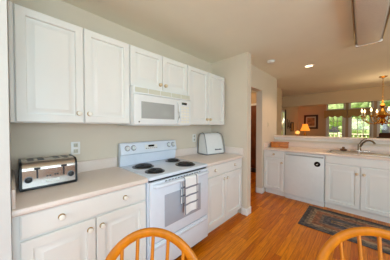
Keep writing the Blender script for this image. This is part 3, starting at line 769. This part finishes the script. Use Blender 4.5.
r = thing('recessed_downlight', 'lit round recessed downlight in the kitchen ceiling', 'ceiling light', (1.215, 3.75, H))
obj('trim_ring', MB().lathe([(.062, 0), (.062, -.004), (.088, -.006), (.094, 0)], (1.215, 3.75, H), 'z', 32), M['trim'], r)
obj('lamp', MB().lathe([(.061, -.0005), (.061, -.002), (.03, -.006), (.002, -.007)], (1.215, 3.75, H), 'z', 32), M['down'], r)
light('downlight_beam', 'SPOT', (1.215, 3.75, H-.03), 32, (1, .62, .33), spot_size=math.radians(130), spot_blend=.6, shadow_soft_size=.06)
r = thing('smoke_detector', 'small round white smoke detector on the kitchen ceiling', 'smoke detector', (.80, 3.03, H))
obj('base', MB().lathe([(.062, 0), (.062, -.010)], (.80, 3.03, H)), M['trim'], r)
obj('cover', MB().lathe([(.056, -.010), (.054, -.028), (.03, -.036), (.002, -.037)], (.80, 3.03, H)), M['trim'], r)

# chandelier over the dining table
CX, CY = 2.255, 5.65
r = thing('chandelier', 'brass candle chandelier hanging beyond the peninsula', 'chandelier', (CX, CY, 1.38))
obj('canopy', MB().lathe([(.07, 0), (.068, -.012), (.03, -.03), (.008, -.04)], (CX, CY, H)), M['brass'], r)
b = MB()
for i in range(19):
    zc = H-.055-i*.0285; a = i*PI/2
    pth = [(CX+.009*math.cos(t)*math.cos(a), CY+.009*math.cos(t)*math.sin(a), zc+.018*math.sin(t)) for t in [k*2*PI/10 for k in range(10)]]
    b.tube(pth, .003, 5, closed=True, up=(math.sin(a), -math.cos(a), .01))
obj('chain', b, M['brass'], r)
obj('stem', MB().lathe([(.006, 1.93), (.02, 1.90), (.012, 1.875), (.035, 1.84), (.05, 1.81), (.03, 1.775), (.016, 1.75), (.03, 1.72), (.07, 1.66), (.085, 1.61), (.06, 1.555), (.025, 1.53), (.04, 1.50), (.055, 1.47), (.035, 1.43), (.014, 1.41), (.02, 1.395), (.002, 1.38)], (CX, CY, 0), 'z', 24), M['brass'], r)
for i in range(8):
    a = math.radians(12+45*i); ca, sa = math.cos(a), math.sin(a)
    pr = [(.035, 1.52), (.08, 1.44), (.14, 1.405), (.22, 1.42), (.29, 1.47), (.325, 1.52), (.335, 1.57)]
    P = lambda q, z: (CX+q*ca, CY+q*sa, z)
    ar = obj('arm', MB().tube([P(q, z) for q, z in pr], .008, 8).tube([P(.05, 1.60), P(.10, 1.64), P(.15, 1.60), P(.14, 1.54), P(.08, 1.50)], .005, 6).lathe([(.012, 1.56), (.04, 1.575), (.042, 1.582), (.014, 1.588), (.016, 1.60)], P(.335, 0), 'z', 16), M['brass'], r)
    cd = obj('candle_sleeve', MB().lathe([(.012, 1.59), (.012, 1.675)], P(.335, 0), 'z', 12), M['candle'], ar)
    obj('bulb', MB().lathe([(.008, 1.675), (.017, 1.695), (.016, 1.715), (.007, 1.745), (.001, 1.76)], P(.335, 0), 'z', 12), M['bulb'], ar)
light('hall_fill_light', 'POINT', (-.7, 4.5, 2.3), 14, (1, .72, .45), shadow_soft_size=.12)  # added fill with no fixture, brightens the wood seen down the hall
light('chandelier_glow', 'POINT', (CX, CY, 1.98), 8, (1, .70, .40), shadow_soft_size=.25)

# ------------------------------------------------------------------ LIVING ROOM
for i, (a, b_, lab) in enumerate(((.64, 1.44, 'olive gold scalloped valance over the left french door'), (1.48, 2.30, 'olive gold scalloped valance over the french door behind the chandelier'))):
    pts = [(a, 2.10), (b_, 2.10)]
    n = 24; w = b_-a
    for k in range(n+1):
        t = k/n; x = b_-w*t; u = abs(2*t-1)
        z = 1.74 if u > .82 else 1.84-.07*abs(math.sin(u/.82*PI*1.5))
        pts.append((x, z))
    r = thing('valance', lab, 'valance', ((a+b_)/2, YB-.06, 1.74))
    obj('fabric', MB().prism(pts, 'y', YB-.10, YB-.09), M['gold'], r)
    obj('board', MB().box(a, b_, YB-.09, YB-.02, 2.07, 2.10).box(a, a+.012, YB-.09, YB-.02, 1.76, 2.07).box(b_-.012, b_, YB-.09, YB-.02, 1.76, 2.07), M['gold'], r)
def framed(name, label, axis, p, u0, u1, z0, z1, fw, art, matc=None):
    r = thing(name, label, 'picture', ((p, (u0+u1)/2, z0) if axis == 'x' else ((u0+u1)/2, p, z0)))
    def B(mb, a, b, c, d, t0, t1):
        if axis == 'x': mb.box(p+t0, p+t1, a, b, c, d)
        else: mb.box(a, b, p-t1, p-t0, c, d)
    f = MB(); B(f, u0, u0+fw, z0, z1, 0, .03); B(f, u1-fw, u1, z0, z1, 0, .03); B(f, u0+fw, u1-fw, z0, z0+fw, 0, .03); B(f, u0+fw, u1-fw, z1-fw, z1, 0, .03)
    obj('picture_frame', f, M['frame'], r)
    m = MB(); B(m, u0+fw, u1-fw, z0+fw, z1-fw, 0, .012); m = obj('mat_board', m, matc or M['ivory'], r)
    q = MB(); k = .25; du = (u1-u0-2*fw)*k/2; dz = (z1-z0-2*fw)*k/2
    B(q, u0+fw+du, u1-fw-du, z0+fw+dz, z1-fw-dz, .012, .014); obj('print', q, art, m)
M['art'] = mat('abstract_brown_print', (150, 110, 74), .6, noise=.8, scale=7)
framed('framed_picture', 'square dark framed print on the living room back wall', 'y', YB, -.20, .39, 1.235, 1.93, .085, M['art'])
framed('framed_picture', 'small narrow framed picture on the living room side wall', 'x', -.47, 8.96, 9.40, 1.12, 1.56, .05, M['mirrorpic'], M['mirrorpic'])
# wall-mounted candle sconces on the side wall
for y, z in ((8.46, 1.48), (8.72, 1.44)):
    r = thing('wall_sconce', 'dark upright wall sconce beside the small side-wall picture' if y > 8.6 else 'dark upright wall sconce nearest the narrow side window', 'sconce', (-.47, y, z-.2), 'sconces on the side wall')
    obj('back_bar', MB().box(-.47, -.455, y-.03, y+.03, z-.22, z+.2, .004), M['frame'], r)
    obj('cup', MB().lathe([(.012, -.14), (.04, -.12), (.042, -.11)], (-.41, y, z)).tube([(-.456, y, z-.16), (-.41, y, z-.14)], .006, 6), M['frame'], r)
    obj('candle', MB().cyl((-.41, y, z-.11), (-.41, y, z+.06), .018), M['frame'], r)
# dark drape beside the narrow window
def drape(y0, y1):
    b = MB()
    b.grid(lambda u, v: (-.450+.010*math.sin(u*PI*7), y0+(y1-y0)*u, .03+2.05*v), 42, 4)
    bmesh.ops.recalc_face_normals(b.bm, faces=b.bm.faces); bmesh.ops.solidify(b.bm, geom=b.bm.faces[:], thickness=.004); return b
M['drape'] = mat('dark_olive_drape', (74, 58, 36), .9, noise=.2, scale=20)
single('window_drape', drape(8.09, 8.2), M['drape'], 'dark olive drape hanging right of the narrow side window', 'curtain')
# side table and lamps
r = thing('side_table', 'brown wooden console table under the framed print', 'table', (.1, 9.95, 0))
obj('tabletop', MB().box(-.46, .55, 9.62, 10.22, .72, .76, .006), M['darkwood'], r)
for x in (-.42, .47):
    for y in (9.66, 10.14): obj('leg', MB().box(x, x+.04, y, y+.04, 0, .72), M['darkwood'], r)
r = thing('table_lamp', 'lit table lamp with flared orange shade below the framed print', 'lamp', (-.06, 9.85, .76))
lx, ly = -.06, 9.85
obj('lamp_base', MB().lathe([(.09, .76), (.09, .775), (.03, .80), (.06, .88), (.07, .95), (.03, 1.04), (.012, 1.08), (.012, 1.2)], (lx, ly, 0)), M['brass'], r)
obj('lamp_shade', MB().lathe([(.205, 1.15), (.17, 1.25), (.125, 1.36), (.10, 1.47), (.096, 1.472), (.121, 1.36), (.166, 1.25), (.20, 1.152)], (lx, ly, 0), 'z', 28), M['lampglow'], r)
obj('finial', MB().lathe([(.004, 1.20), (.004, 1.46), (.012, 1.48), (.002, 1.50)], (lx, ly, 0)), M['brass'], r)
light('table_lamp_bulb', 'POINT', (lx, ly, 1.30), 7, (1, .62, .28), shadow_soft_size=.05)
r = thing('accent_lamp', 'small glowing globe lamp left of the orange-shaded lamp', 'lamp', (-.36, 9.75, .76))
ax_, ay_ = -.36, 9.75
obj('lamp_base', MB().lathe([(.055, .76), (.055, .775), (.018, .80), (.018, .96), (.04, .975)], (ax_, ay_, 0)), M['brass'], r)
obj('globe', MB().lathe([(.03, .975), (.075, 1.0), (.095, 1.055), (.075, 1.115), (.03, 1.145), (.004, 1.15)], (ax_, ay_, 0)), M['glow2'], r)
# sofa by the third window: only its back cushions clear the ledge
r = thing('sofa', 'brown sofa whose back shows over the ledge at right', 'sofa', (2.9, 8.9, 0))
obj('base', MB().box(2.30, 3.9, 8.55, 9.3, .08, .44, .03), M['sofa'], r)
obj('back', MB().box(2.30, 3.9, 8.55, 8.75, .44, 1.0, .05, 3), M['sofa'], r)
for a in (2.36, 2.86, 3.36): obj('back_cushion', MB().box(a, a+.47, 8.64, 8.82, .60, 1.14, .06, 3), M['sofa'], r)
for a in (2.16, 3.90): obj('arm', MB().box(a, a+.14, 8.55, 9.3, .08, .66, .04, 3), M['sofa'], r)
for x in (2.24, 3.9):
    for y in (8.6, 9.2): obj('foot', MB().box(x, x+.06, y, y+.06, 0, .08), M['darkwood'], r)
